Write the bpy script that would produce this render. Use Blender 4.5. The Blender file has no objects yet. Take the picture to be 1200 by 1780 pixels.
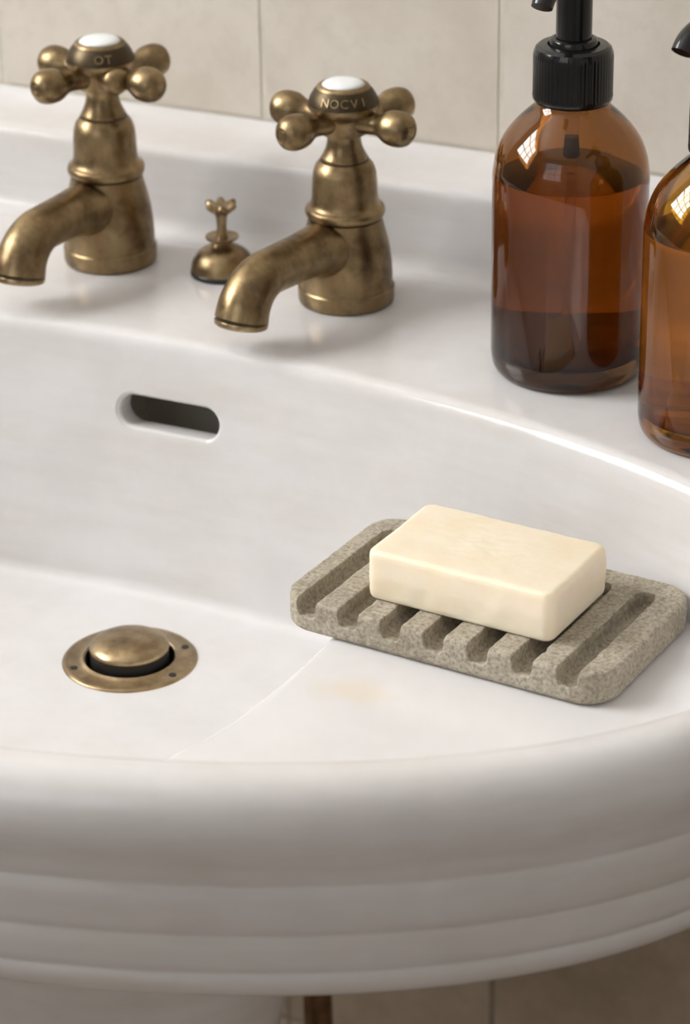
import bpy, bmesh, math, random
from mathutils import Vector, Matrix, noise
random.seed(7)
scene = bpy.context.scene
C = scene.collection
PI = math.pi

# ------------------------------------------------------------------ camera
# world: X along the wall, Y towards the wall (wall face at Y = 0), Z up, basin deck at Z = 0
F_PX = 5000.0
PITCH, YAW, ROLL = math.radians(26), math.radians(26), math.radians(-0.9)
fw = Vector((-math.sin(YAW) * math.cos(PITCH), math.cos(YAW) * math.cos(PITCH), -math.sin(PITCH)))
rt0 = Vector((math.cos(YAW), math.sin(YAW), 0))
up0 = rt0.cross(fw)
rt = math.cos(ROLL) * rt0 + math.sin(ROLL) * up0
up = rt.cross(fw)
cam_data = bpy.data.cameras.new('camera')
cam = bpy.data.objects.new('camera', cam_data)
C.objects.link(cam)
M = Matrix.Identity(4)
for i in range(3):
    M[i][0], M[i][1], M[i][2] = rt[i], up[i], -fw[i]
M.translation = Vector((0.55, -1.12, 0.46))
cam.matrix_world = M
cam_data.sensor_fit = 'VERTICAL'
cam_data.sensor_height = 36.0
cam_data.lens = F_PX / 1780.0 * 36.0
cam_data.clip_start = 0.05
cam_data.dof.use_dof = True
cam_data.dof.focus_distance = 1.075
cam_data.dof.aperture_fstop = 12.0
scene.camera = cam

# ------------------------------------------------------------------ world, daylight, exposure
world = bpy.data.worlds.new('world')
scene.world = world
world.use_nodes = True
bg = world.node_tree.nodes['Background']
bg.inputs[0].default_value = (0.80, 0.88, 1.0, 1)
bg.inputs[1].default_value = 1.0
scene.view_settings.view_transform = 'Standard'
scene.view_settings.look = 'None'
scene.view_settings.gamma = 1.0
scene.view_settings.use_curve_mapping = False
scene.view_settings.exposure = -0.05
scene.cycles.max_bounces = 24
scene.cycles.transmission_bounces = 20
scene.cycles.transparent_max_bounces = 16
scene.cycles.diffuse_bounces = 6
scene.cycles.glossy_bounces = 6

ROOM = dict(x0=-1.35, x1=1.55, y0=-2.5, y1=0.0, z0=-0.80, z1=1.95)
WIN_L = dict(y0=-1.40, y1=-0.28, z0=0.62, z1=1.74)      # window in the left wall
WIN_B = dict(x0=-0.75, x1=0.45, z0=0.35, z1=1.55)       # window in the wall behind the camera


def window_light(name, loc, rot, sx, sy, power, col):
    d = bpy.data.lights.new(name, 'AREA')
    d.shape = 'RECTANGLE'
    d.size, d.size_y, d.energy, d.color = sx, sy, power, col
    o = bpy.data.objects.new(name, d)
    C.objects.link(o)
    o.location, o.rotation_euler = loc, rot
    return o


window_light('daylight_side_window', (ROOM['x0'] - 0.14, (WIN_L['y0'] + WIN_L['y1']) / 2, (WIN_L['z0'] + WIN_L['z1']) / 2),
             (0, -PI / 2, 0), WIN_L['z1'] - WIN_L['z0'] + .1, WIN_L['y1'] - WIN_L['y0'] + .1, 108, (1.0, 0.985, 0.975))
window_light('daylight_rear_window', ((WIN_B['x0'] + WIN_B['x1']) / 2, ROOM['y0'] - 0.14, (WIN_B['z0'] + WIN_B['z1']) / 2),
             (PI / 2, 0, 0), WIN_B['x1'] - WIN_B['x0'] + .3, WIN_B['z1'] - WIN_B['z0'] + .3, 8, (1.0, 0.985, 0.975))


# ------------------------------------------------------------------ material helpers
def mat(name):
    m = bpy.data.materials.new(name)
    m.use_nodes = True
    nt = m.node_tree
    return m, nt, nt.nodes['Principled BSDF']


def node(nt, kind, **kw):
    n = nt.nodes.new(kind)
    for k, v in kw.items():
        setattr(n, k, v)
    return n


def coords(nt, scale=(1, 1, 1)):
    tc = node(nt, 'ShaderNodeTexCoord')
    mp = node(nt, 'ShaderNodeMapping')
    mp.inputs['Scale'].default_value = scale
    nt.links.new(tc.outputs['Object'], mp.inputs['Vector'])
    return mp.outputs['Vector']


def noise_tex(nt, vec, scale, detail=4, rough=.55):
    n = node(nt, 'ShaderNodeTexNoise')
    n.inputs['Scale'].default_value = scale
    n.inputs['Detail'].default_value = detail
    n.inputs['Roughness'].default_value = rough
    if vec is not None:
        nt.links.new(vec, n.inputs['Vector'])
    return n.outputs['Fac']


def ramp(nt, fac, stops):
    r = node(nt, 'ShaderNodeValToRGB')
    cr = r.color_ramp
    while len(cr.elements) < len(stops):
        cr.elements.new(.5)
    for e, (p, c) in zip(cr.elements, stops):
        e.position = p
        e.color = (*c, 1) if len(c) == 3 else c
    nt.links.new(fac, r.inputs['Fac'])
    return r.outputs['Color']


def mixc(nt, fac, a, b, mode='MIX'):
    m = node(nt, 'ShaderNodeMix', data_type='RGBA', blend_type=mode)
    for sock, v in ((m.inputs[0], fac), (m.inputs[6], a), (m.inputs[7], b)):
        if isinstance(v, (int, float)):
            sock.default_value = v
        elif isinstance(v, tuple):
            sock.default_value = (*v, 1)
        else:
            nt.links.new(v, sock)
    return m.outputs[2]


def bump(nt, p, height, strength, dist):
    b = node(nt, 'ShaderNodeBump')
    b.inputs['Strength'].default_value = strength
    b.inputs['Distance'].default_value = dist
    nt.links.new(height, b.inputs['Height'])
    nt.links.new(b.outputs['Normal'], p.inputs['Normal'])


def ceramic(name, stain=False, veins=True):
    m, nt, p = mat(name)
    v = coords(nt)
    n1 = noise_tex(nt, v, 9, 5, .6)
    col = ramp(nt, n1, [(.30, (.625, .615, .61)), (.55, (.70, .690, .695)), (.8, (.67, .668, .66))])
    if veins:
        vs = coords(nt, (5, 5, 26))
        n2 = noise_tex(nt, vs, 3.0, 5, .6)
        col = mixc(nt, ramp(nt, n2, [(.40, (0, 0, 0)), (.70, (.55, .55, .55))]), col, (.60, .57, .535))
    n3 = noise_tex(nt, v, 55, 4, .6)
    col = mixc(nt, ramp(nt, n3, [(.50, (0, 0, 0)), (.8, (.25, .25, .25))]), col, (.76, .73, .71))
    if stain:   # soap residue in front of the dish, a stain with its own outline
        tc = node(nt, 'ShaderNodeTexCoord')
        sep = node(nt, 'ShaderNodeVectorMath', operation='SUBTRACT')
        nt.links.new(tc.outputs['Object'], sep.inputs[0])
        sep.inputs[1].default_value = (.158, -.311, -.05)
        sc = node(nt, 'ShaderNodeVectorMath', operation='MULTIPLY')
        nt.links.new(sep.outputs[0], sc.inputs[0])
        sc.inputs[1].default_value = (32, 45, 20)
        ln = node(nt, 'ShaderNodeVectorMath', operation='LENGTH')
        nt.links.new(sc.outputs[0], ln.inputs[0])
        ad = node(nt, 'ShaderNodeMath', operation='ADD')
        nt.links.new(ln.outputs['Value'], ad.inputs[0])
        mu = node(nt, 'ShaderNodeMath', operation='MULTIPLY')
        nt.links.new(noise_tex(nt, v, 40, 4, .6), mu.inputs[0])
        mu.inputs[1].default_value = .9
        nt.links.new(mu.outputs[0], ad.inputs[1])
        f = ramp(nt, ad.outputs[0], [(.62, (.6, .6, .6)), (1.1, (0, 0, 0))])
        col = mixc(nt, f, col, (.72, .63, .50))
    nt.links.new(col, p.inputs['Base Color'])
    rr = ramp(nt, noise_tex(nt, v, 30, 4, .6), [(.35, (.10, .10, .10)), (.75, (.26, .26, .26))])
    nt.links.new(rr, p.inputs['Roughness'])
    p.inputs['IOR'].default_value = 1.5
    bump(nt, p, noise_tex(nt, v, 26, 3, .5), .12, .004)
    return m


def brass(name, light=(.33, .245, .132), dark=(.120, .082, .046), rough=(.28, .47)):
    m, nt, p = mat(name)
    v = coords(nt)
    n1 = noise_tex(nt, v, 60, 5, .65)
    c1 = ramp(nt, n1, [(.32, dark), (.58, light), (.85, (light[0] * 1.15, light[1] * 1.12, light[2] * 1.05))])
    vs = coords(nt, (140, 140, 14))
    n2 = noise_tex(nt, vs, 1.0, 3, .6)
    c2 = mixc(nt, ramp(nt, n2, [(.45, (0, 0, 0)), (.75, (.55, .55, .55))]), c1, (.20, .115, .055))
    nt.links.new(c2, p.inputs['Base Color'])
    p.inputs['Metallic'].default_value = 1
    rr = ramp(nt, noise_tex(nt, v, 110, 4, .6), [(.3, (rough[0],) * 3), (.75, (rough[1],) * 3)])
    nt.links.new(rr, p.inputs['Roughness'])
    bump(nt, p, noise_tex(nt, v, 220, 3, .6), .18, .0006)
    return m


def plain(name, col, rough=.5, metallic=0.0, **kw):
    m, nt, p = mat(name)
    p.inputs['Base Color'].default_value = (*col, 1)
    p.inputs['Roughness'].default_value = rough
    p.inputs['Metallic'].default_value = metallic
    v = coords(nt)
    rr = ramp(nt, noise_tex(nt, v, kw.get('scale', 120), 3, .6), [(.3, (rough * .85,) * 3), (.8, (min(1, rough * 1.2),) * 3)])
    nt.links.new(rr, p.inputs['Roughness'])
    return m


def limestone(name, a, b, c, scale=1.0, rough=.55):
    m, nt, p = mat(name)
    tc = node(nt, 'ShaderNodeTexCoord')
    oi = node(nt, 'ShaderNodeObjectInfo')
    ad = node(nt, 'ShaderNodeVectorMath', operation='ADD')
    mul = node(nt, 'ShaderNodeMath', operation='MULTIPLY')
    mul.inputs[1].default_value = 37.0
    nt.links.new(oi.outputs['Random'], mul.inputs[0])
    nt.links.new(tc.outputs['Object'], ad.inputs[0])
    nt.links.new(mul.outputs[0], ad.inputs[1])
    v = ad.outputs[0]
    n1 = noise_tex(nt, v, 22 * scale, 6, .62)
    col = ramp(nt, n1, [(.30, a), (.52, b), (.75, c)])
    n2 = noise_tex(nt, v, 95 * scale, 5, .6)
    col = mixc(nt, ramp(nt, n2, [(.50, (0, 0, 0)), (.75, (.45, .45, .45))]), col, tuple(x * .82 for x in b))
    nt.links.new(col, p.inputs['Base Color'])
    p.inputs['Roughness'].default_value = rough
    bump(nt, p, n2, .15, .001)
    return m


def glass_mat(name, col, rough=.0, ior=1.5):
    m, nt, p = mat(name)
    v = coords(nt)
    f = noise_tex(nt, v, 45, 3, .5)
    c = ramp(nt, f, [(.3, tuple(x * .94 for x in col)), (.7, col)])
    nt.links.new(c, p.inputs['Base Color'])
    p.inputs['Transmission Weight'].default_value = 1
    p.inputs['Roughness'].default_value = rough
    p.inputs['IOR'].default_value = ior
    return m


M_CER = ceramic('white_glazed_ceramic')
M_SHELF = ceramic('white_glazed_ceramic_stained', stain=True, veins=False)
M_RAW = plain('raw_fireclay', (.80, .77, .70), .9)
M_PED = ceramic('cream_glazed_ceramic')
M_BRASS = brass('aged_brass')
M_BRASS_L = brass('worn_light_brass', (.42, .32, .19), (.20, .145, .08), (.26, .42))
M_BRASS_D = plain('blackened_brass', (.075, .055, .032), .42, .9)
M_DARK = plain('black_rubber', (.012, .011, .010), .45)
M_PLASTIC = plain('black_pump_plastic', (.006, .006, .006), .17)
M_PORC = plain('white_porcelain_inlay', (.80, .84, .85), .10)
M_TILE = limestone('cream_limestone_tile', (.59, .535, .455), (.655, .605, .53), (.70, .655, .585))
M_TILE_SHADE = limestone('limestone_tile_shade_brown', (.30, .24, .175), (.385, .315, .24), (.45, .38, .30))  # same limestone, with the shade under the basin put into its colour
M_GROUT_SHADE = limestone('grout_shade_brown', (.20, .16, .12), (.24, .195, .15), (.28, .23, .18), 3, .9)  # same grout, darkened by that painted shade
M_GROUT = limestone('grout', (.60, .56, .48), (.64, .60, .52), (.68, .64, .56), 3, .9)
M_PLASTER = limestone('pale_plaster', (.41, .395, .375), (.45, .435, .415), (.48, .465, .445), .2, .9)
M_CEIL = limestone('white_ceiling_paint', (.72, .71, .69), (.75, .74, .72), (.77, .76, .74), .2, .9)
M_FLOOR = limestone('brown_stone_floor', (.22, .17, .13), (.28, .22, .17), (.33, .27, .21), .5, .5)
M_WOOD = plain('white_window_paint', (.72, .71, .69), .4)
M_PIPE = brass('brown_copper_pipe', (.24, .15, .085), (.11, .07, .04), (.35, .55))


# ------------------------------------------------------------------ mesh helpers
def finish(bm, name, material, parent=None, sharp=35, smooth=True):
    bmesh.ops.recalc_face_normals(bm, faces=bm.faces)
    me = bpy.data.meshes.new(name)
    bm.to_mesh(me)
    bm.free()
    return link(me, name, material, parent, sharp, smooth)


def link(me, name, material, parent=None, sharp=35, smooth=True):
    if smooth:
        me.polygons.foreach_set('use_smooth', [True] * len(me.polygons))
        me.set_sharp_from_angle(angle=math.radians(sharp))
    for m in (material if isinstance(material, (list, tuple)) else [material]):
        me.materials.append(m)
    o = bpy.data.objects.new(name, me)
    C.objects.link(o)
    if parent is not None:
        o.parent = parent
    return o


def thing(name, label, cat, loc=(0, 0, 0), rz=0, group=None):
    o = bpy.data.objects.new(name, None)
    C.objects.link(o)
    o.location, o.rotation_euler = loc, (0, 0, rz)
    o.empty_display_size = .02
    o['label'], o['category'] = label, cat
    if group:
        o['group'] = group
    return o


def lathe(bm, prof, seg=64, mtx=None, close=True, mat_idx=None):
    """prof: list of (r, z); r == 0 ends become poles"""
    mtx = mtx or Matrix.Identity(4)
    rings = []
    for r, z in prof:
        if r < 1e-7:
            rings.append([bm.verts.new(mtx @ Vector((0, 0, z)))])
        else:
            rings.append([bm.verts.new(mtx @ Vector((r * math.cos(2 * PI * i / seg), r * math.sin(2 * PI * i / seg), z))) for i in range(seg)])
    for k, (a, b) in enumerate(zip(rings, rings[1:])):
        for i in range(seg):
            j = (i + 1) % seg
            if len(a) == 1 and len(b) == 1:
                continue
            if len(a) == 1:
                f = bm.faces.new((a[0], b[i], b[j]))
            elif len(b) == 1:
                f = bm.faces.new((a[i], a[j], b[0]))
            else:
                f = bm.faces.new((a[i], a[j], b[j], b[i]))
            if mat_idx:
                f.material_index = mat_idx[k]
    if close:
        for r in (rings[0], rings[-1]):
            if len(r) > 1:
                bm.faces.new(r)
    return rings


def smooth_prof(pts, n=4):
    """Catmull-Rom through (r, z) points"""
    out = []
    P = [pts[0]] + list(pts) + [pts[-1]]
    for i in range(1, len(P) - 2):
        p0, p1, p2, p3 = P[i - 1], P[i], P[i + 1], P[i + 2]
        for k in range(n):
            t = k / n
            out.append(tuple(.5 * (2 * p1[d] + (p2[d] - p0[d]) * t + (2 * p0[d] - 5 * p1[d] + 4 * p2[d] - p3[d]) * t * t
                                   + (3 * p1[d] - p0[d] - 3 * p2[d] + p3[d]) * t ** 3) for d in range(len(p1))))
    out.append(tuple(pts[-1]))
    return out


def sweep(bm, pts, seg=24, squash=1.0):
    """pts: (x, y, z, r) along a curve lying in a vertical plane; capped tube"""
    P = [Vector(p[:3]) for p in pts]
    rings = []
    for i, p in enumerate(P):
        t = (P[min(i + 1, len(P) - 1)] - P[max(i - 1, 0)]).normalized()
        side = t.cross(Vector((0, 0, 1)))
        if side.length < 1e-3:
            side = Vector((1, 0, 0))
        side.normalize()
        if rings and side.dot(prev) < 0:
            side = -side
        prev = side
        nn = side.cross(t).normalized()
        r = pts[i][3]
        rings.append([bm.verts.new(p + side * (r * math.cos(2 * PI * k / seg)) + nn * (r * squash * math.sin(2 * PI * k / seg))) for k in range(seg)])
    for a, b in zip(rings, rings[1:]):
        for k in range(seg):
            bm.faces.new((a[k], a[(k + 1) % seg], b[(k + 1) % seg], b[k]))
    bm.faces.new(rings[0])
    bm.faces.new(rings[-1])


def box(bm, x0, x1, y0, y1, z0, z1):
    vs = [bm.verts.new((x, y, z)) for x in (x0, x1) for y in (y0, y1) for z in (z0, z1)]
    for f in ((0, 1, 3, 2), (4, 6, 7, 5), (0, 4, 5, 1), (2, 3, 7, 6), (0, 2, 6, 4), (1, 5, 7, 3)):
        bm.faces.new([vs[i] for i in f])


def bake(o):
    dg = bpy.context.evaluated_depsgraph_get()
    me = bpy.data.meshes.new_from_object(o.evaluated_get(dg))
    old = o.data
    o.modifiers.clear()
    o.data = me
    bpy.data.meshes.remove(old)


def boolean_cut(o, cutters, op='DIFFERENCE'):
    for c in cutters:
        md = o.modifiers.new('cut', 'BOOLEAN')
        md.operation, md.solver, md.object = op, 'EXACT', c
    bpy.context.view_layer.update()
    bake(o)
    for c in cutters:
        me = c.data
        bpy.data.objects.remove(c)
        bpy.data.meshes.remove(me)


def struct(o):
    o['kind'] = 'structure'
    return o


# ------------------------------------------------------------------ room shell
R_ = ROOM
bm = bmesh.new()
box(bm, R_['x0'] - .1, R_['x1'] + .1, 0.0001, .12, -.206, R_['z1'])
nf = len(bm.faces)
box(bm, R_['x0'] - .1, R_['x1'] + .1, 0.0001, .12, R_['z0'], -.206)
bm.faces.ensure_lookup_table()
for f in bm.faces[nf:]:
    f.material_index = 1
wall_back = struct(finish(bm, 'wall_back', [M_GROUT, M_GROUT_SHADE], smooth=False))
wall_back['label'] = 'tiled wall of cream limestone behind the basin'
bm = bmesh.new(); box(bm, R_['x0'] - .1, R_['x1'] + .1, R_['y0'] - .1, .12, R_['z0'] - .1, R_['z0'])
struct(finish(bm, 'floor', M_FLOOR, smooth=False))
bm = bmesh.new(); box(bm, R_['x0'] - .1, R_['x1'] + .1, R_['y0'] - .1, .12, R_['z1'], R_['z1'] + .1)
struct(finish(bm, 'ceiling', M_CEIL, smooth=False))
bm = bmesh.new(); box(bm, R_['x1'], R_['x1'] + .1, R_['y0'], 0.006, R_['z0'], R_['z1'])
struct(finish(bm, 'wall_right', M_PLASTER, smooth=False))
w = WIN_L
bm = bmesh.new()
X0, X1 = R_['x0'] - .1, R_['x0']
box(bm, X0, X1, R_['y0'], w['y0'], R_['z0'], R_['z1'])
box(bm, X0, X1, w['y1'], 0.006, R_['z0'], R_['z1'])
box(bm, X0, X1, w['y0'], w['y1'], R_['z0'], w['z0'])
box(bm, X0, X1, w['y0'], w['y1'], w['z1'], R_['z1'])
struct(finish(bm, 'wall_left', M_PLASTER, smooth=False))
w = WIN_B
bm = bmesh.new()
Y0, Y1 = R_['y0'] - .1, R_['y0']
box(bm, R_['x0'], w['x0'], Y0, Y1, R_['z0'], R_['z1'])
box(bm, w['x1'], R_['x1'], Y0, Y1, R_['z0'], R_['z1'])
box(bm, w['x0'], w['x1'], Y0, Y1, R_['z0'], w['z0'])
box(bm, w['x0'], w['x1'], Y0, Y1, w['z1'], R_['z1'])
struct(finish(bm, 'wall_front', M_PLASTER, smooth=False))

mp_, nt_, p_ = mat('window_pane_glass')
nt_.nodes.remove(p_)
tr, gl, mx = node(nt_, 'ShaderNodeBsdfTransparent'), node(nt_, 'ShaderNodeBsdfGlossy'), node(nt_, 'ShaderNodeMixShader')
gl.inputs['Roughness'].default_value = .02
mx.inputs[0].default_value = .06
nt_.links.new(tr.outputs[0], mx.inputs[1]); nt_.links.new(gl.outputs[0], mx.inputs[2])
nt_.links.new(mx.outputs[0], nt_.nodes['Material Output'].inputs['Surface'])
M_PANE = mp_


def window(name, u0, u1, z0, z1, cols, rows, place):
    """place(u, depth, z) -> world point; frame, muntin bars and one pane per opening"""
    def bx(bm, ua, ub, da, db, za, zb):
        vs = [bm.verts.new(place(u, d, z)) for u in (ua, ub) for d in (da, db) for z in (za, zb)]
        for f in ((0, 1, 3, 2), (4, 6, 7, 5), (0, 4, 5, 1), (2, 3, 7, 6), (0, 2, 6, 4), (1, 5, 7, 3)):
            bm.faces.new([vs[i] for i in f])
    t = .045
    bm = bmesh.new()
    bx(bm, u0, u0 + t, .0, .07, z0, z1); bx(bm, u1 - t, u1, .0, .07, z0, z1)
    bx(bm, u0 + t, u1 - t, .0, .07, z0, z0 + t); bx(bm, u0 + t, u1 - t, .0, .07, z1 - t, z1)
    root = struct(finish(bm, name, M_WOOD, smooth=False))
    us = [u0 + t + (u1 - u0 - 2 * t) * i / cols for i in range(cols + 1)]
    zs = [z0 + t + (z1 - z0 - 2 * t) * i / rows for i in range(rows + 1)]
    for u in us[1:-1]:
        bm = bmesh.new(); bx(bm, u - .014, u + .014, .02, .055, zs[0], zs[-1]); finish(bm, 'muntin_bar', M_WOOD, root, smooth=False)
    for z in zs[1:-1]:
        bm = bmesh.new(); bx(bm, us[0], us[-1], .022, .053, z - .014, z + .014); finish(bm, 'muntin_bar', M_WOOD, root, smooth=False)
    for i in range(cols):
        for k in range(rows):
            bm = bmesh.new(); bx(bm, us[i], us[i + 1], .036, .039, zs[k], zs[k + 1]); finish(bm, 'pane', M_PANE, root, smooth=False)
    return root


window('window_1', WIN_L['y0'], WIN_L['y1'], WIN_L['z0'], WIN_L['z1'], 3, 3, lambda u, d, z: Vector((R_['x0'] - .02 - d, u, z)))
window('window_2', WIN_B['x0'], WIN_B['x1'], WIN_B['z0'], WIN_B['z1'], 3, 3, lambda u, d, z: Vector((u, R_['y0'] - .02 - d, z)))

# wall tiles, each a bevelled slab of its own
grout_x = [-.173, -.034, .083]
while grout_x[0] > R_['x0'] + .05:
    grout_x.insert(0, grout_x[0] - .128)
while grout_x[-1] < R_['x1'] - .05:
    grout_x.append(grout_x[-1] + .128)
cache = {}
for k in range(-3, 2):
    zc = .044 + .25 * (k + .5)
    for xa, xb in zip(grout_x, grout_x[1:]):
        wd = round(xb - xa, 4)
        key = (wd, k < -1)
        mt_ = M_TILE_SHADE if k < -1 else M_TILE     # one limestone wall; lower rows browned, shade put into their colour
        if key not in cache:
            bm = bmesh.new()
            g = .0013
            box(bm, -wd / 2 + g, wd / 2 - g, 0, .009, -.125 + g, .125 - g)
            bmesh.ops.bevel(bm, geom=[e for e in bm.edges], offset=.0003, segments=2, affect='EDGES')
            bmesh.ops.recalc_face_normals(bm, faces=bm.faces)
            me = bpy.data.meshes.new('tile')
            bm.to_mesh(me); bm.free()
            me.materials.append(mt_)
            cache[key] = me
        t = bpy.data.objects.new('tile', cache[key])
        C.objects.link(t)
        t.parent = wall_back
        t.location = ((xa + xb) / 2, -.00022 + random.uniform(-.00006, .00006), zc)

# ------------------------------------------------------------------ wash basin
CY, AX, BF, BB, BACK = -.285, .318, .19, .13, .283
FLOOR_Z, SHELF_Z = -.115, -.05
NT = 480


def smooth01(x):
    x = min(1, max(0, x))
    return x * x * (3 - 2 * x)


def inner(t, off):
    s = math.sin(t)
    b = BB if s >= 0 else BF
    return (AX + off) * math.cos(t), CY + (b + off) * s


def outer(t, off, z=0.0):
    c, s = math.cos(t), math.sin(t)
    ox = off - .11 * max(0, min(.09, -z) - .02)
    if s < 0:
        return (AX + ox) * c, CY + (BF + off) * s
    e = 2 / 7.0
    return math.copysign(abs(c) ** e, c) * (AX + ox), CY + BACK * abs(s) ** e


def wall_inset(t):
    f = smooth01((1 - math.sin(t)) / 2 * 1.6 - .15)
    return .013 + (.085 - .013) * f


def arc(c, r, a0, a1, n):
    return [(c[0] + r * math.cos(math.radians(a0 + (a1 - a0) * i / n)), c[1] + r * math.sin(math.radians(a0 + (a1 - a0) * i / n))) for i in range(n + 1)]


rings = []
# interior: (inset fraction of the wall run, extra inset, z)
for s in (.12, .35, .6, .82):
    rings.append([(.012 * (1 - s) + s * inner(t, -wall_inset(t) - .006)[0], (-.235) * (1 - s) + s * inner(t, -wall_inset(t) - .006)[1], FLOOR_Z) for t in [2 * PI * i / NT for i in range(NT)]])
TS = [2 * PI * i / NT for i in range(NT)]
rf = .006
for a in range(0, 91, 15):      # fillet floor to wall
    ex = rf * (1 - math.sin(math.radians(a)))
    z = FLOOR_Z + rf * (1 - math.cos(math.radians(a)))
    rings.append([(*inner(t, -wall_inset(t) - ex), z) for t in TS])
for fr in [i / 22 for i in range(1, 22)]:
    z = (FLOOR_Z + rf) * (1 - fr) - .007 * fr
    rings.append([(*inner(t, -wall_inset(t) * (1 - fr) - .0005), z) for t in TS])
re_ = .007
for a in range(0, 91, 15):      # rolled edge wall to deck
    z = -re_ + re_ * math.sin(math.radians(a))
    ex = -re_ * (1 - math.cos(math.radians(a)))
    rings.append([(*inner(t, -.0005 - ex), z) for t in TS])
for lam in (.25, .5, .75):
    rings.append([tuple(inner(t, .0065)[d] * (1 - lam) + outer(t, .010)[d] * lam for d in (0, 1)) + (.0003 * lam,) for t in TS])
prof = [(.010, .0004), (.015, -.0014), (.0190, -.0046), (.0214, -.0090), (.0226, -.0145), (.0224, -.0195), (.0212, -.0240), (.0196, -.0280),
        (.0186, -.0320), (.0181, -.0352), (.0176, -.0362), (.0176, -.0370), (.0180, -.0382), (.0177, -.0420), (.0172, -.0460), (.0166, -.0500), (.0160, -.0530), (.0154, -.0548), (.0149, -.0556),
        (.0149, -.0564), (.0151, -.0574), (.0147, -.0620), (.0138, -.0670), (.0131, -.0697), (.0125, -.0705), (.0125, -.0713), (.0129, -.0722),
        (.0123, -.0765), (.0106, -.0798), (.0078, -.0822), (.0030, -.0836)]
for o, z in prof:
    z = z if z > -.02 else -.02 + (z + .02) * 1.075
    rings.append([(*outer(t, o, z), z) for t in TS])
for o, z in ((-.004, -.0905), (-.028, -.105), (-.055, -.127)):
    rings.append([(*outer(t, o, z), z) for t in TS])
PCY, PRX, PRY = -.250, .106, .078
for lam, z in ((.4, -.142), (1.0, -.150), (1.5, -.151)):
    if lam <= 1:
        rings.append([((outer(t, -.055)[0]) * (1 - lam) + PRX * math.cos(t) * lam, outer(t, -.055)[1] * (1 - lam) + (PCY + PRY * math.sin(t)) * lam, z) for t in TS])
    else:
        rings.append([(.3 * PRX * math.cos(t), PCY + .3 * PRY * math.sin(t), z) for t in TS])
bm = bmesh.new()
vr = [[bm.verts.new(p) for p in r] for r in rings]
for a, b in zip(vr, vr[1:]):
    for i in range(NT):
        j = (i + 1) % NT
        bm.faces.new((a[i], a[j], b[j], b[i]))
bm.faces.new(vr[0])
bm.faces.new(vr[-1])
basin_root = thing('wash_basin', 'white glazed pedestal wash basin with moulded oval rim and brass taps on its deck', 'sink', (0, -.25, -.15))
basin = finish(bm, 'bowl', M_CER, None, 50)


def stadium_cutter(cx, cz, yw, hl, hh, flare, depth, tilt):
    bm = bmesh.new()
    secs = []
    for k in range(7):
        a = PI / 2 * k / 6
        secs.append((flare * (1 - math.sin(a)), flare * (1 - math.cos(a))))
    secs = [(flare, -.01)] + secs + [(0, depth)]
    rot = Matrix.Rotation(tilt, 4, 'X')
    rs = []
    for e, d in secs:
        ring = []
        r = hh + e
        for i in range(48):
            a = 2 * PI * i / 48
            x = r * math.cos(a) + math.copysign(hl - hh, math.cos(a))
            ring.append(bm.verts.new(Matrix.Translation((cx, yw, cz)) @ rot @ Vector((x, d, r * math.sin(a)))))
        rs.append(ring)
    for a, b in zip(rs, rs[1:]):
        for i in range(48):
            bm.faces.new((a[i], a[(i + 1) % 48], b[(i + 1) % 48], b[i]))
    bm.faces.new(rs[0]); bm.faces.new(rs[-1])
    return finish(bm, 'overflow_cutter', M_CER)


DRAIN = (.012, -.222)
cut1 = stadium_cutter(-.0006, -.0335, -.1590, .0236, .0070, .0018, .012, math.radians(-7.3))
bm = bmesh.new(); box(bm, -.045, .045, -.1500, -.100, -.078, -.012)
cut3 = finish(bm, 'cavity_cutter', M_DARK)
bm = bmesh.new()
lathe(bm, [(.0195, -.02), (.0195, .02)], 48, Matrix.Translation((DRAIN[0], DRAIN[1], FLOOR_Z)))
cut2 = finish(bm, 'drain_cutter', M_DARK)
boolean_cut(basin, [cut1, cut2, cut3])
basin.data.materials.clear(); basin.data.materials.append(M_CER); basin.data.materials.append(M_RAW)
for f in basin.data.polygons:
    c = f.center
    f.material_index = 1 if (abs(c.x) < .0451 and -.1502 < c.y < -.0998 and -.0781 < c.z < -.0119) else 0
basin.data.polygons.foreach_set('use_smooth', [True] * len(basin.data.polygons))
basin.data.set_sharp_from_angle(angle=math.radians(48))
basin.parent = basin_root
basin.matrix_parent_inverse = Matrix.Translation((0, .25, .15))

# raised soap shelf inside the bowl, right of the drain well
edge = smooth_prof([(.100, -.54), (.107, -.45), (.1135, -.400), (.1166, -.375), (.1229, -.357), (.1272, -.332), (.1297, -.300), (.1300, -.260), (.1265, -.215), (.122, -.150), (.120, -.08)], 5)
n_edge = len(edge)
bm = bmesh.new()


def shelf_ring(inset, z):
    return [bm.verts.new((x + inset, y, z)) for x, y in edge] + [bm.verts.new((.45, -.08, z)), bm.verts.new((.45, -.54, z))]


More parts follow.
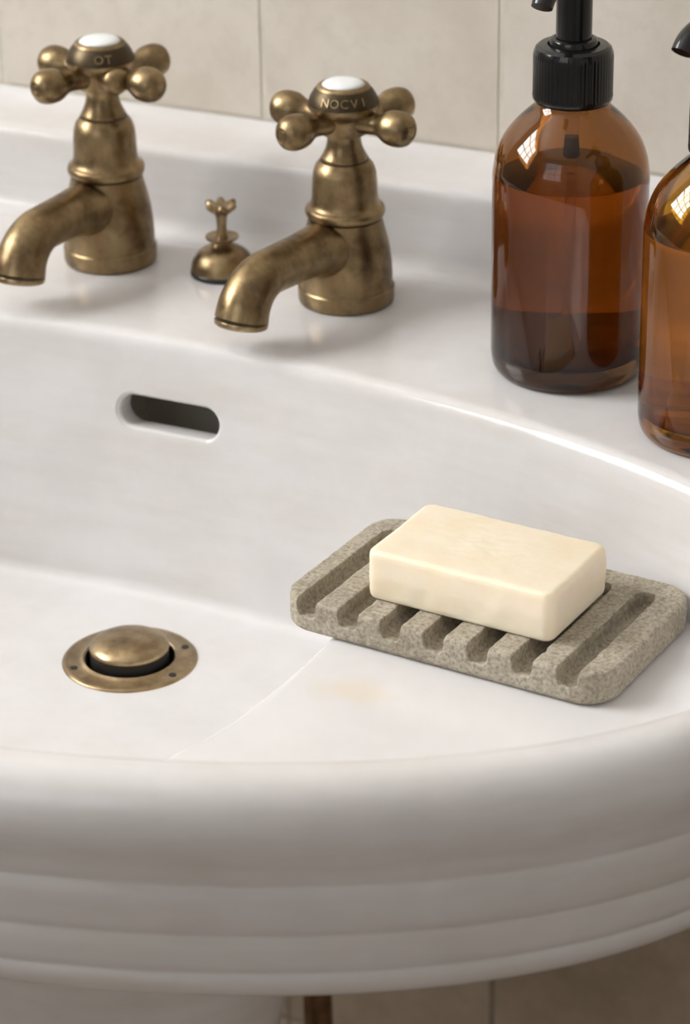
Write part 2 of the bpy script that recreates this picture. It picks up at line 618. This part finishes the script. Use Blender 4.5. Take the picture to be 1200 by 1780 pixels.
rs = [shelf_ring(-.007, -.125), shelf_ring(-.004, -.100), shelf_ring(-.001, -.062)]
for a in range(0, 91, 15):
    rs.append(shelf_ring(.006 * (1 - math.cos(math.radians(a))), SHELF_Z - .006 + .006 * math.sin(math.radians(a))))
for a, b in zip(rs, rs[1:]):
    for i in range(len(a)):
        k = (i + 1) % len(a)
        bm.faces.new((a[i], a[k], b[k], b[i]))
bm.faces.new(rs[0]); bm.faces.new(rs[-1])
shelf = finish(bm, 'soap_shelf', M_SHELF, None, 40)
bm = bmesh.new()                         # bowl interior, a little behind the glaze
vr = []
for z in (-.1165, -.1095, -.101, -.075, -.050, -.030):
    fr = min(1, max(0, (z - (FLOOR_Z + rf)) / (-.007 - FLOOR_Z - rf)))
    ex = .009 if z < -.115 else (.003 if z < -.108 else 0)
    vr.append([bm.verts.new((*inner(t, -wall_inset(t) * (1 - fr) - ex + .0025), z)) for t in TS])
for a, b in zip(vr, vr[1:]):
    for i in range(NT):
        bm.faces.new((a[i], a[(i + 1) % NT], b[(i + 1) % NT], b[i]))
bm.faces.new(vr[0]); bm.faces.new(vr[-1])
boolean_cut(shelf, [finish(bm, 'bowl_interior', M_CER)], 'INTERSECT')
shelf.data.materials.clear(); shelf.data.materials.append(M_SHELF)
shelf.data.polygons.foreach_set('use_smooth', [True] * len(shelf.data.polygons))
shelf.data.set_sharp_from_angle(angle=math.radians(40))
shelf.parent = basin_root
shelf.matrix_parent_inverse = Matrix.Translation((0, .25, .15))

# upstand along the wall
pr = [(-.0005, -.004), (-.0520, -.004), (-.0520, .0003)] + [(-.0520 + .009 * math.sin(a), .0003 + .009 * (1 - math.cos(a))) for a in [PI / 2 * i / 6 for i in range(1, 7)]]
pr += [(-.0418, .020), (-.0405, .0325)] + [(-.0345 - .006 * math.cos(a), .0335 + .006 * math.sin(a)) for a in [PI / 2 * i / 6 for i in range(1, 7)]]
pr += [(-.020, .0402), (-.008, .0410), (-.0035, .0422), (-.0005, .0440)]
bm = bmesh.new()
rs = []
XS = [-.322, -.318, -.31] + [-.30 + .6 * i / 12 for i in range(13)] + [.31, .318, .322]
for x in XS:
    sq = 1 if abs(x) < .315 else (.985 if abs(x) < .32 else .95)
    rs.append([bm.verts.new((x, y * sq - (.0005 if sq < 1 else 0), z * (sq if z > .01 else 1))) for y, z in pr])
for a, b in zip(rs, rs[1:]):
    for i in range(len(a)):
        j = (i + 1) % len(a)
        bm.faces.new((a[i], a[j], b[j], b[i]))
bm.faces.new(rs[0]); bm.faces.new(rs[-1])
ups = finish(bm, 'upstand', M_CER, basin_root, 40)
ups.matrix_parent_inverse = Matrix.Translation((0, .25, .15))

# pedestal
bm = bmesh.new()
pp = smooth_prof([(1.0, -.1505), (1.0, -.165), (.98, -.185), (.90, -.22), (.80, -.28), (.72, -.38), (.68, -.50), (.70, -.62), (.80, -.70), (.92, -.74), (1.0, -.755), (1.02, -.775), (1.02, -.80)], 4)
vr = [[bm.verts.new((PRX * s * math.cos(2 * PI * i / 96), PCY + PRY * s * math.sin(2 * PI * i / 96), z)) for i in range(96)] for s, z in pp]
for a, b in zip(vr, vr[1:]):
    for i in range(96):
        bm.faces.new((a[i], a[(i + 1) % 96], b[(i + 1) % 96], b[i]))
bm.faces.new(vr[0]); bm.faces.new(vr[-1])
ped = finish(bm, 'basin_pedestal', M_PED)
ped['label'], ped['category'] = 'cream ceramic pedestal column under the wash basin', 'pedestal'

# ------------------------------------------------------------------ taps
def make_tap(label, loc, rz, zs, arm_rot, text, text_rot, sp_len, boss=False):
    root = thing('basin_tap', label, 'tap', loc, rz, 'pair of brass basin taps')
    bm = bmesh.new()
    prof = [(.0186, 0), (.0202, .0006), (.0207, .0018), (.0207, .0070), (.0203, .0068), (.0198, .0075), (.0199, .0085), (.0200, .012),
            (.0197, .018), (.0190, .024), (.0178, .0295), (.0166, .034), (.0160, .0368), (.0159, .0380)]
    lathe(bm, [(r, z * zs) for r, z in prof], 72)
    body = finish(bm, 'body', M_BRASS, root, 30)
    bm = bmesh.new()
    prof = [(.0150, .0378), (.0150, .0386)] + [(.0158 + .0013 * math.sin(a), .0409 - .0022 * math.cos(a)) for a in [PI * i / 8 for i in range(9)]] + \
           [(.0150, .0438), (.0143, .0455), (.0140, .048), (.0138, .054), (.0134, .0580), (.0124, .0610), (.0106, .0632), (.0098, .0637)]
    lathe(bm, [(r, z * zs) for r, z in prof], 72)
    finish(bm, 'bonnet', M_BRASS, root, 40)
    bm = bmesh.new()
    lathe(bm, [(.0152, .0374 * zs), (.0152, .0392 * zs)], 64)
    finish(bm, 'groove_ring', M_BRASS_D, body)
    # stem
    bm = bmesh.new()
    prof = smooth_prof([(.0098, .0632), (.0099, .0645), (.0090, .0662), (.0078, .0690), (.0072, .0720), (.0073, .0745), (.0078, .0760)], 3)
    lathe(bm, [(r, z * zs) for r, z in prof], 48)
    finish(bm, 'stem', M_BRASS, root, 40)
    bm = bmesh.new()
    lathe(bm, [(.0103, .0630 * zs), (.0103, .0638 * zs)], 48)
    finish(bm, 'groove_ring', M_BRASS_D, body)
    # spout, runs along -Y of the tap
    bm = bmesh.new()
    z0, rb, end = .0288 * zs, .0190, math.radians(78)
    ys = sp_len - rb * math.sin(end)                 # where the final bend starts
    pts = [(0, -.002, .0235 * zs, .0140), (0, -.011, .0262 * zs, .0130), (0, -.020, .0282 * zs, .0113), (0, -.030, z0, .0101), (0, -ys, z0, .0097)]
    for k in range(1, 7):
        a = end * k / 6
        pts.append((0, -ys - rb * math.sin(a), z0 - rb * (1 - math.cos(a)), .0097 + .0016 * k / 6))
    sweep(bm, smooth_prof(pts, 4), 32)
    sp = finish(bm, 'spout', M_BRASS, root, 50)
    tipm = Matrix.Translation((0, -sp_len, z0 - rb * (1 - math.cos(end)))) @ Matrix.Rotation(end - PI / 2, 4, 'X')
    bm = bmesh.new()
    lathe(bm, [(.0107, .0004), (.0107, -.0009)], 40, tipm)
    finish(bm, 'groove_ring', M_BRASS_D, sp)
    bm = bmesh.new()
    lathe(bm, [(.0078, -.0002), (.0111, -.0006), (.0113, -.0012), (.0111, -.0026), (.0102, -.0032), (.0080, -.0032)], 40, tipm, close=False)
    finish(bm, 'nozzle_rim', M_BRASS_L, sp)
    # cross handle
    hz = .0815 * zs
    bm = bmesh.new()
    prof = [(.0078, -.0065), (.0098, -.0062), (.0103, -.0052), (.0105, .0000), (.0116, .0016), (.0134, .0032), (.0147, .0046), (.0152, .0058), (.0151, .0068)]
    lathe(bm, [(r, hz + z) for r, z in prof], 64)
    hub = finish(bm, 'handle_hub', M_BRASS, root, 35)
    bm = bmesh.new()
    lathe(bm, [(.0150, hz + .0064), (.0148, hz + .0074), (.0140, hz + .0096), (.0126, hz + .0120), (.0112, hz + .0135)], 64)
    finish(bm, 'lettered_collar', M_BRASS_D, hub, 35)
    bm = bmesh.new()
    lathe(bm, [(.0115, hz + .0128), (.0112, hz + .0138), (.0105, hz + .0145), (.0096, hz + .0149), (.0088, hz + .0146)], 64)
    finish(bm, 'collar_bezel', M_BRASS, hub, 35)
    bm = bmesh.new()
    lathe(bm, [(.0089, hz + .0140), (.0089, hz + .0149), (.0078, hz + .0157), (.0055, hz + .0163), (.0028, hz + .0166), (0, hz + .0167)], 48)
    pd = finish(bm, 'porcelain_button', M_PORC, hub, 60)
    pd['label'] = 'white porcelain button'
    for a in arm_rot:
        bm = bmesh.new()
        mt = Matrix.Translation((0, 0, hz)) @ Matrix.Rotation(a, 4, 'Z') @ Matrix.Rotation(PI / 2, 4, 'Y')
        pf = smooth_prof([(.0054, .004), (.0050, .0105), (.0045, .0155), (.0047, .0182), (.0058, .0207), (.0071, .0234), (.0076, .0268), (.0073, .0300), (.0061, .0326), (.0042, .0341)], 3)
        pf += [(.0034, .0345), (.0031, .0340), (.0022, .0340), (.0018, .0347), (0, .0350)]
        lathe(bm, pf, 40, mt)
        finish(bm, 'handle_arm', M_BRASS, hub, 40)
    if boss:
        bm = bmesh.new()
        mt = Matrix.Translation((0, 0, hz + .0004)) @ Matrix.Rotation(boss, 4, 'Z') @ Matrix.Rotation(PI / 2, 4, 'Y')
        lathe(bm, smooth_prof([(.0060, .006), (.0060, .0140), (.0056, .0165), (.0038, .0183), (0, .0189)], 4), 36, mt)
        finish(bm, 'front_boss', M_BRASS, hub, 40)
    # raised letters round the collar
    bm = bmesh.new()
    step = .0041 / .0137
    for i, ch in enumerate(text):
        cu = bpy.data.curves.new('letter', 'FONT')
        cu.body, cu.size, cu.align_x, cu.align_y, cu.extrude = ch, .0052, 'CENTER', 'CENTER', .00025
        cu.resolution_u = 3
        ob = bpy.data.objects.new('letter', cu)
        C.objects.link(ob)
        me = bpy.data.meshes.new_from_object(ob.evaluated_get(bpy.context.evaluated_depsgraph_get()))
        a = text_rot + (i - (len(text) - 1) / 2) * step
        tilt = math.atan2(.0148 - .0126, .0046)
        mt = Matrix.Rotation(a, 4, 'Z') @ Matrix.Translation((.01390, 0, hz + .0099)) @ Matrix.Rotation(PI / 2, 4, 'Z') @ Matrix.Rotation(PI / 2 - tilt, 4, 'X')
        me.transform(mt)
        bm.from_mesh(me)
        bpy.data.objects.remove(ob); bpy.data.curves.remove(cu); bpy.data.meshes.remove(me)
    finish(bm, 'lettering', M_BRASS_L, hub, smooth=False)
    return root


cam_az = math.atan2(-.9, .44)            # direction from the taps to the viewer
R40 = math.radians(39)
right_az = math.radians(26)


def arms(rz):
    return [right_az + s - rz for s in (R40, -R40, PI + R40, PI - R40)]


rzr, rzl = math.radians(-12.5), math.radians(-6)
make_tap('aged brass cross-head tap between the plug knob and amber bottles', (.047, -.084, 0), rzr, 1.0, [right_az + math.radians(d) - rzr for d in (35, -138, 149, -36)], 'NOCVI', cam_az - rzr + .02, .0695)
make_tap('aged brass cross-head tap farthest from the amber bottles', (-.070, -.083, 0), rzl, 1.055, arms(rzl), 'OT', cam_az - rzl + .18, .0655, boss=cam_az - rzl + .50)

# ------------------------------------------------------------------ pop-up knob
kn = thing('plug_lift_knob', 'small brass plug lift knob on domed base between the taps', 'knob', (-.016, -.078, 0))
bm = bmesh.new()
lathe(bm, smooth_prof([(.0140, .0024), (.0141, .0036), (.0134, .0064), (.0115, .0094), (.0086, .0118), (.0056, .0132), (.0042, .0146), (.0040, .0152)], 3), 48)
finish(bm, 'dome_base', M_BRASS, kn, 50)
bm = bmesh.new(); lathe(bm, [(.0138, 0), (.0144, .0006), (.0144, .0020), (.0138, .0027)], 48); finish(bm, 'gasket', M_DARK, kn)
bm = bmesh.new()
lathe(bm, [(.0035, .0148), (.0050, .0156), (.0070, .0166), (.0074, .0172), (.0073, .0177), (.0060, .0176), (.0026, .0170)], 40)
finish(bm, 'drip_flange', M_BRASS_L, kn, 40)
bm = bmesh.new()
lathe(bm, [(.0028, .0165), (.0023, .0185), (.0021, .0225), (.0024, .0260), (.0032, .0285), (.0044, .0300)], 32)
finish(bm, 'rod', M_BRASS_L, kn, 40)
bm = bmesh.new()
N = 48
pf = [(.0040, .0288), (.0060, .0300), (.0066, .0312), (.0062, .0324), (.0046, .0328), (.0030, .0322), (0, .0318)]
rs = []
for r, z in pf:
    rs.append([bm.verts.new((r * (1 + .16 * math.cos(6 * 2 * PI * i / N) * (1 if r > .004 else .2)) * math.cos(2 * PI * i / N),
                             r * (1 + .16 * math.cos(6 * 2 * PI * i / N) * (1 if r > .004 else .2)) * math.sin(2 * PI * i / N),
                             z + (.0009 * math.cos(6 * 2 * PI * i / N) if .003 < r else 0))) for i in range(N)] if r > 0 else [bm.verts.new((0, 0, z))])
for a, b in zip(rs, rs[1:]):
    for i in range(N):
        if len(b) == 1:
            bm.faces.new((a[i], a[(i + 1) % N], b[0]))
        else:
            bm.faces.new((a[i], a[(i + 1) % N], b[(i + 1) % N], b[i]))
bm.faces.new(rs[0])
finish(bm, 'crown', M_BRASS_L, kn, 40)

# ------------------------------------------------------------------ drain
dr = thing('basin_drain', 'round brass drain with domed pop-up plug in the basin floor', 'drain', (DRAIN[0], DRAIN[1], FLOOR_Z))
bm = bmesh.new()
lathe(bm, [(.0180, -.012), (.0182, .0000), (.0186, .0016), (.0193, .0021), (.0203, .0016), (.0212, .0011), (.0260, .0010), (.0276, .0007), (.0281, .0001), (.0281, -.001), (.0190, -.001), (.0190, -.012)], 72, close=False)
fl = finish(bm, 'flange', M_BRASS_L, dr, 40)
for a in (200, 20, -40):
    bm = bmesh.new()
    a = math.radians(a + 26)
    lathe(bm, [(.0016, .0008), (.0016, .00125), (0, .00125)], 16, Matrix.Translation((.0240 * math.cos(a), .0240 * math.sin(a), 0)))
    finish(bm, 'screw_hole', M_DARK, fl)
bm = bmesh.new()
lathe(bm, [(.0150, -.0105), (.0164, -.0105), (.0165, -.004), (.0162, .0062), (.0120, .0062)], 56)
finish(bm, 'rubber_seal', M_DARK, dr)
bm = bmesh.new()
lathe(bm, smooth_prof([(.0158, .0052), (.0163, .0054), (.0165, .0060), (.0161, .0072), (.0141, .0088), (.0105, .0102), (.0055, .0110), (0, .0112)], 3), 64)
finish(bm, 'plug_dome', M_BRASS_L, dr, 40)

# ------------------------------------------------------------------ soap dish and soap
m, nt, p = mat('grey_brown_stone')
v = coords(nt)
n1 = noise_tex(nt, v, 60, 6, .65)
n2 = noise_tex(nt, v, 650, 4, .65)
col = ramp(nt, n1, [(.28, (.285, .246, .178)), (.5, (.390, .346, .268)), (.75, (.465, .422, .338))])
col = mixc(nt, ramp(nt, n2, [(.36, (.75, .75, .75)), (.52, (0, 0, 0))]), col, (.19, .16, .12))
col = mixc(nt, ramp(nt, n2, [(.55, (0, 0, 0)), (.72, (.7, .7, .7))]), col, (.54, .50, .42))
nt.links.new(col, p.inputs['Base Color'])
p.inputs['Roughness'].default_value = .75
bump(nt, p, n2, .35, .0008)
M_STONE = m

DL, DW, DH = .1355, .0795, .0135
DZ = -.0635 + .0135
bm = bmesh.new()


def rrect(bm, hx, hy, r, z, n=8):
    out = []
    for cx, cy, a0 in ((hx - r, hy - r, 0), (-hx + r, hy - r, 90), (-hx + r, -hy + r, 180), (hx - r, -hy + r, 270)):
        for i in range(n + 1):
            a = math.radians(a0 + 90 * i / n)
            out.append(bm.verts.new((cx + r * math.cos(a), cy + r * math.sin(a), z)))
    return out


secs = [(-.0030, 0), (-.0012, .0006), (0, .0022), (0, DH - .0015), (-.0004, DH - .0005), (-.0014, DH)]
rs = [rrect(bm, DL / 2 + e, DW / 2 + e, .013 + e, z) for e, z in secs]
for a, b in zip(rs, rs[1:]):
    for i in range(len(a)):
        bm.faces.new((a[i], a[(i + 1) % len(a)], b[(i + 1) % len(a)], b[i]))
bm.faces.new(rs[0]); bm.faces.new(rs[-1])
dish = finish(bm, 'soap_dish', M_STONE)
cutters = []
for i in range(7):
    u = -DL / 2 + .0125 + i * .0180
    bm = bmesh.new()
    hw, dep = .0043, .0068
    sec = [(-hw, DH + .004), (-hw, DH - .001), (-hw + .0004, DH - dep + .0014), (-hw + .0016, DH - dep), (hw - .0016, DH - dep), (hw - .0004, DH - dep + .0014), (hw, DH - .001), (hw, DH + .004)]
    A, B, Cc = [], [], []
    y_end = DW / 2 - .011
    for x, z in sec:
        A.append(bm.verts.new((u + x, -DW / 2 - .01, z)))
        B.append(bm.verts.new((u + x, y_end - .004, z)))
        Cc.append(bm.verts.new((u + x * .55, y_end, z + (.0006 if z < DH - .003 else 0))))
    for P_, Q_ in ((A, B), (B, Cc)):
        for k in range(8):
            bm.faces.new((P_[k], P_[(k + 1) % 8], Q_[(k + 1) % 8], Q_[k]))
    bm.faces.new(A); bm.faces.new(Cc)
    cutters.append(finish(bm, 'groove_cutter', M_STONE))
boolean_cut(dish, cutters)
rm = dish.modifiers.new('remesh', 'REMESH')
rm.mode, rm.voxel_size, rm.use_smooth_shade = 'VOXEL', .0004, True
bpy.context.view_layer.update()
bake(dish)
me = dish.data
bm = bmesh.new(); bm.from_mesh(me)
for _ in range(1):
    bmesh.ops.smooth_vert(bm, verts=bm.verts, factor=.35, use_axis_x=True, use_axis_y=True, use_axis_z=True)
bm.normal_update()
for vtx in bm.verts:
    c = vtx.co
    if c.z < .0012:
        continue
    d = noise.fractal(c * 260, 1.0, 2.0, 4) * .00018
    ch = noise.noise(c * 150 + Vector((3, 9, 2)))          # chips along the worn edges
    if ch > .35:
        d -= (ch - .35) * .0014
    vtx.co = c + vtx.normal * d
bm.to_mesh(me); bm.free()
me.materials.clear(); me.materials.append(M_STONE)
me.polygons.foreach_set('use_smooth', [True] * len(me.polygons))
dish.location = (.1815, -.2445, SHELF_Z)
dish.rotation_euler = (0, 0, math.radians(-5.0))
dish['label'], dish['category'] = 'grooved grey-brown stone soap dish on the basin shelf', 'soap dish'

m, nt, p = mat('cream_soap')
v = coords(nt)
n1 = noise_tex(nt, v, 45, 4, .6)
col = ramp(nt, n1, [(.30, (.84, .735, .55)), (.55, (.88, .79, .63)), (.78, (.86, .755, .60))])
nt.links.new(col, p.inputs['Base Color'])
p.inputs['Roughness'].default_value = .42
p.inputs['Subsurface Weight'].default_value = .55
p.inputs['Subsurface Radius'].default_value = (1.0, .62, .30)
p.inputs['Subsurface Scale'].default_value = .006
bump(nt, p, noise_tex(nt, coords(nt, (40, 160, 160)), 1.0, 4, .6), .12, .0012)
M_SOAP = m
bm = bmesh.new()
SL, SW, SH = .0765, .0475, .0200
secs = [(-.0022, 0), (-.0009, .0004), (-.0002, .0012), (0, .003), (.0003, SH * .5), (0, SH - .0022), (-.0003, SH - .0010), (-.0010, SH - .0003), (-.0020, SH)]
rs = [rrect(bm, SL / 2 + e, SW / 2 + e, .0040 + e * .5, z) for e, z in secs]
for a, b in zip(rs, rs[1:]):
    for i in range(len(a)):
        bm.faces.new((a[i], a[(i + 1) % len(a)], b[(i + 1) % len(a)], b[i]))
bm.faces.new(rs[0]); bm.faces.new(rs[-1])
soap = finish(bm, 'soap_bar', M_SOAP)
rm = soap.modifiers.new('remesh', 'REMESH')
rm.mode, rm.voxel_size, rm.use_smooth_shade = 'VOXEL', .0005, True
bpy.context.view_layer.update()
bake(soap)
me = soap.data
for vtx in me.vertices:
    c = vtx.co
    d = noise.fractal(c * 90, 1.0, 2.0, 3) * .00035
    if c.z > .002:
        cen = Vector((0, 0, SH / 2))
        vtx.co = c + (c - cen).normalized() * d
me.materials.clear(); me.materials.append(M_SOAP)
me.polygons.foreach_set('use_smooth', [True] * len(me.polygons))
soap.location = (.1823, -.2468, SHELF_Z + DH - .0001)
soap.rotation_euler = (0, 0, math.radians(-4.6))
soap['label'], soap['category'] = 'rectangular cream soap bar lying on the stone dish', 'soap'

# ------------------------------------------------------------------ bottles
R0 = .0310
outer_p = [(0, .0022), (.016, .0020), (.0235, .0006), (.0258, .0), (.0276, .0004), (.0293, .0018), (.0304, .0042), (.0309, .0072), (.0310, .010),
           (.0310, .030), (.0310, .055), (.0310, .0790), (.0308, .0845), (.0298, .0905), (.0277, .0962), (.0250, .1005), (.0212, .1050), (.0170, .1090), (.0150, .1110), (.0138, .1135), (.0134, .1160), (.0134, .1270), (.0126, .1280)]
inner_p = [(.0112, .1280), (.0108, .1270), (.0108, .1150), (.0120, .1120), (.0150, .1078), (.0192, .1034), (.0230, .0988), (.0257, .0945), (.0277, .0895), (.0286, .0840), (.0288, .0790),
           (.0288, .055), (.0288, .030), (.0288, .0150), (.0284, .0110), (.0268, .0094), (.023, .0088), (0, .0086)]


def make_bottle(label, loc, glass_col, liquid_col, level, heel_col, turn=0, settled=0):
    root = thing('soap_dispenser', label, 'bottle', loc, 0, 'amber pump bottles on the deck')
    mo = glass_mat('amber_glass', glass_col, .0, 1.5)
    mi = glass_mat('amber_glass_inner_face', (.98, .96, .92), .0, 1.5)
    bm = bmesh.new()
    op, ip = smooth_prof(outer_p, 2), smooth_prof(inner_p, 2)
    prof = op + ip
    idx = [2 if z < .0085 else 0 for r, z in op] + [2 if z < .0105 else (0 if z < .016 else 1) for r, z in ip]
    lathe(bm, prof, 96, None, False, idx)
    mb = glass_mat('amber_glass_thick_base', heel_col, .0, 1.5)
    finish(bm, 'glass', [mo, mi, mb], root, 60)
    ml = glass_mat('bottle_liquid', liquid_col, .0, 1.34)
    bm = bmesh.new()
    lp = [(r + .0001 if r > 0 else 0, z - .0001) for r, z in reversed(smooth_prof(inner_p[7:], 2)) if z < level - .0005]
    rl = lp[-1][0]
    lp += [(rl, level - .0002), (rl - .0004, level), (0, level)]
    lathe(bm, lp, 96, None, False)
    finish(bm, 'liquid', ml, root, 50)
    if settled:                                   # darker layer settled at the bottom
        bm = bmesh.new()
        sp_ = [(max(0, r - .0004), z + .0004) for r, z in reversed(smooth_prof(inner_p[7:], 2)) if z < settled - .001]
        lathe(bm, sp_ + [(sp_[-1][0], settled), (0, settled)], 96, None, False)
        finish(bm, 'settled_liquid', glass_mat('dark_settled_liquid', (.16, .10, .06), .0, 1.34), root, 50)
    # pump: ribbed screw collar, stem, nozzle head, housing and dip tube
    bm = bmesh.new()
    seg = 240
    pc = [(.0140, .1130), (.0150, .1130), (.0156, .1140), (.0157, .1152), (.0155, .1160), (.0155, .1310), (.0154, .1325), (.0147, .1342), (.0134, .1352), (.0102, .1354), (.0100, .1340), (.0085, .1338)]
    rr = []
    for k, (r, z) in enumerate(pc):
        ring = []
        for i in range(seg):
            rib = .00010 * (1 if (i % 4) < 2 else -1) if .1155 < z < .1315 else 0
            a = 2 * PI * i / seg
            ring.append(bm.verts.new(((r + rib) * math.cos(a), (r + rib) * math.sin(a), z)))
        rr.append(ring)
    for a, b in zip(rr, rr[1:]):
        for i in range(seg):
            bm.faces.new((a[i], a[(i + 1) % seg], b[(i + 1) % seg], b[i]))
    bm.faces.new(rr[0]); bm.faces.new(rr[-1])
    finish(bm, 'pump_collar', M_PLASTIC, root, 30)
    bm = bmesh.new()
    lathe(bm, [(.0094, .1335), (.0094, .1368), (.0090, .1376), (.0078, .1380), (.0074, .1376)], 48)
    finish(bm, 'collar_ring', M_PLASTIC, root, 30)
    bm = bmesh.new()
    lathe(bm, [(.0070, .1330), (.0070, .1560), (.0073, .1563), (.0075, .1570)], 48)
    finish(bm, 'pump_stem', M_PLASTIC, root, 30)
    bm = bmesh.new()
    lathe(bm, smooth_prof([(.0074, .1565), (.0092, .1572), (.0100, .1590), (.0102, .1640), (.0102, .1680), (.0096, .1706), (.0070, .1718), (0, .1720)], 3), 48)
    head = finish(bm, 'pump_head', M_PLASTIC, root, 40)
    head.rotation_euler = (0, 0, turn)
    bm = bmesh.new()
    sweep(bm, smooth_prof([(0, -.004, .1650, .0062), (0, -.014, .1650, .0056), (0, -.024, .1640, .0050), (0, -.0300, .1620, .0045), (0, -.0335, .1585, .0042)], 4), 28, .85)
    finish(bm, 'nozzle', M_PLASTIC, head, 50)
    bm = bmesh.new()
    lathe(bm, [(.0028, .0975), (.0034, .0908), (.0030, .0900)], 32)
    hs = finish(bm, 'pump_housing', M_PLASTIC, root, 40)
    bm = bmesh.new()
    lathe(bm, [(.0030, .1130), (.0028, .0990), (.0016, .0930), (.0016, .0070)], 20)
    finish(bm, 'dip_tube', M_TUBE, root, 40)
    return root


M_TUBE = glass_mat('clear_plastic_tube', (.92, .88, .80), .15, 1.2)
make_bottle('dark brown amber glass pump bottle standing nearer the taps', (.1610, -.1150, 0), (.33, .128, .022), (.68, .40, .15), .0835, (.09, .042, .014), 0, .0190)
make_bottle('golden amber glass pump bottle farther from the taps, half out of view', (.2372, -.1500, 0), (.57, .275, .016), (.86, .58, .15), .0830, (.34, .15, .016), math.radians(-16))

# ------------------------------------------------------------------ supply pipe beside the pedestal
bm = bmesh.new()
sweep(bm, smooth_prof([(0.0340, -.100, -.14, .0070), (0.0335, -.100, -.22, .0070), (0.0330, -.100, -.30, .0070), (0.0340, -.099, -.42, .0070), (0.0340, -.098, -.55, .0070), (0.0340, -.070, -.60, .0070), (0.0340, -.02, -.61, .0070), (0.0340, .004, -.61, .0070)], 4), 20)
pipe = finish(bm, 'supply_pipe', M_PIPE)
pipe['label'], pipe['category'] = 'brown copper supply pipe beside the pedestal below the basin', 'pipe'
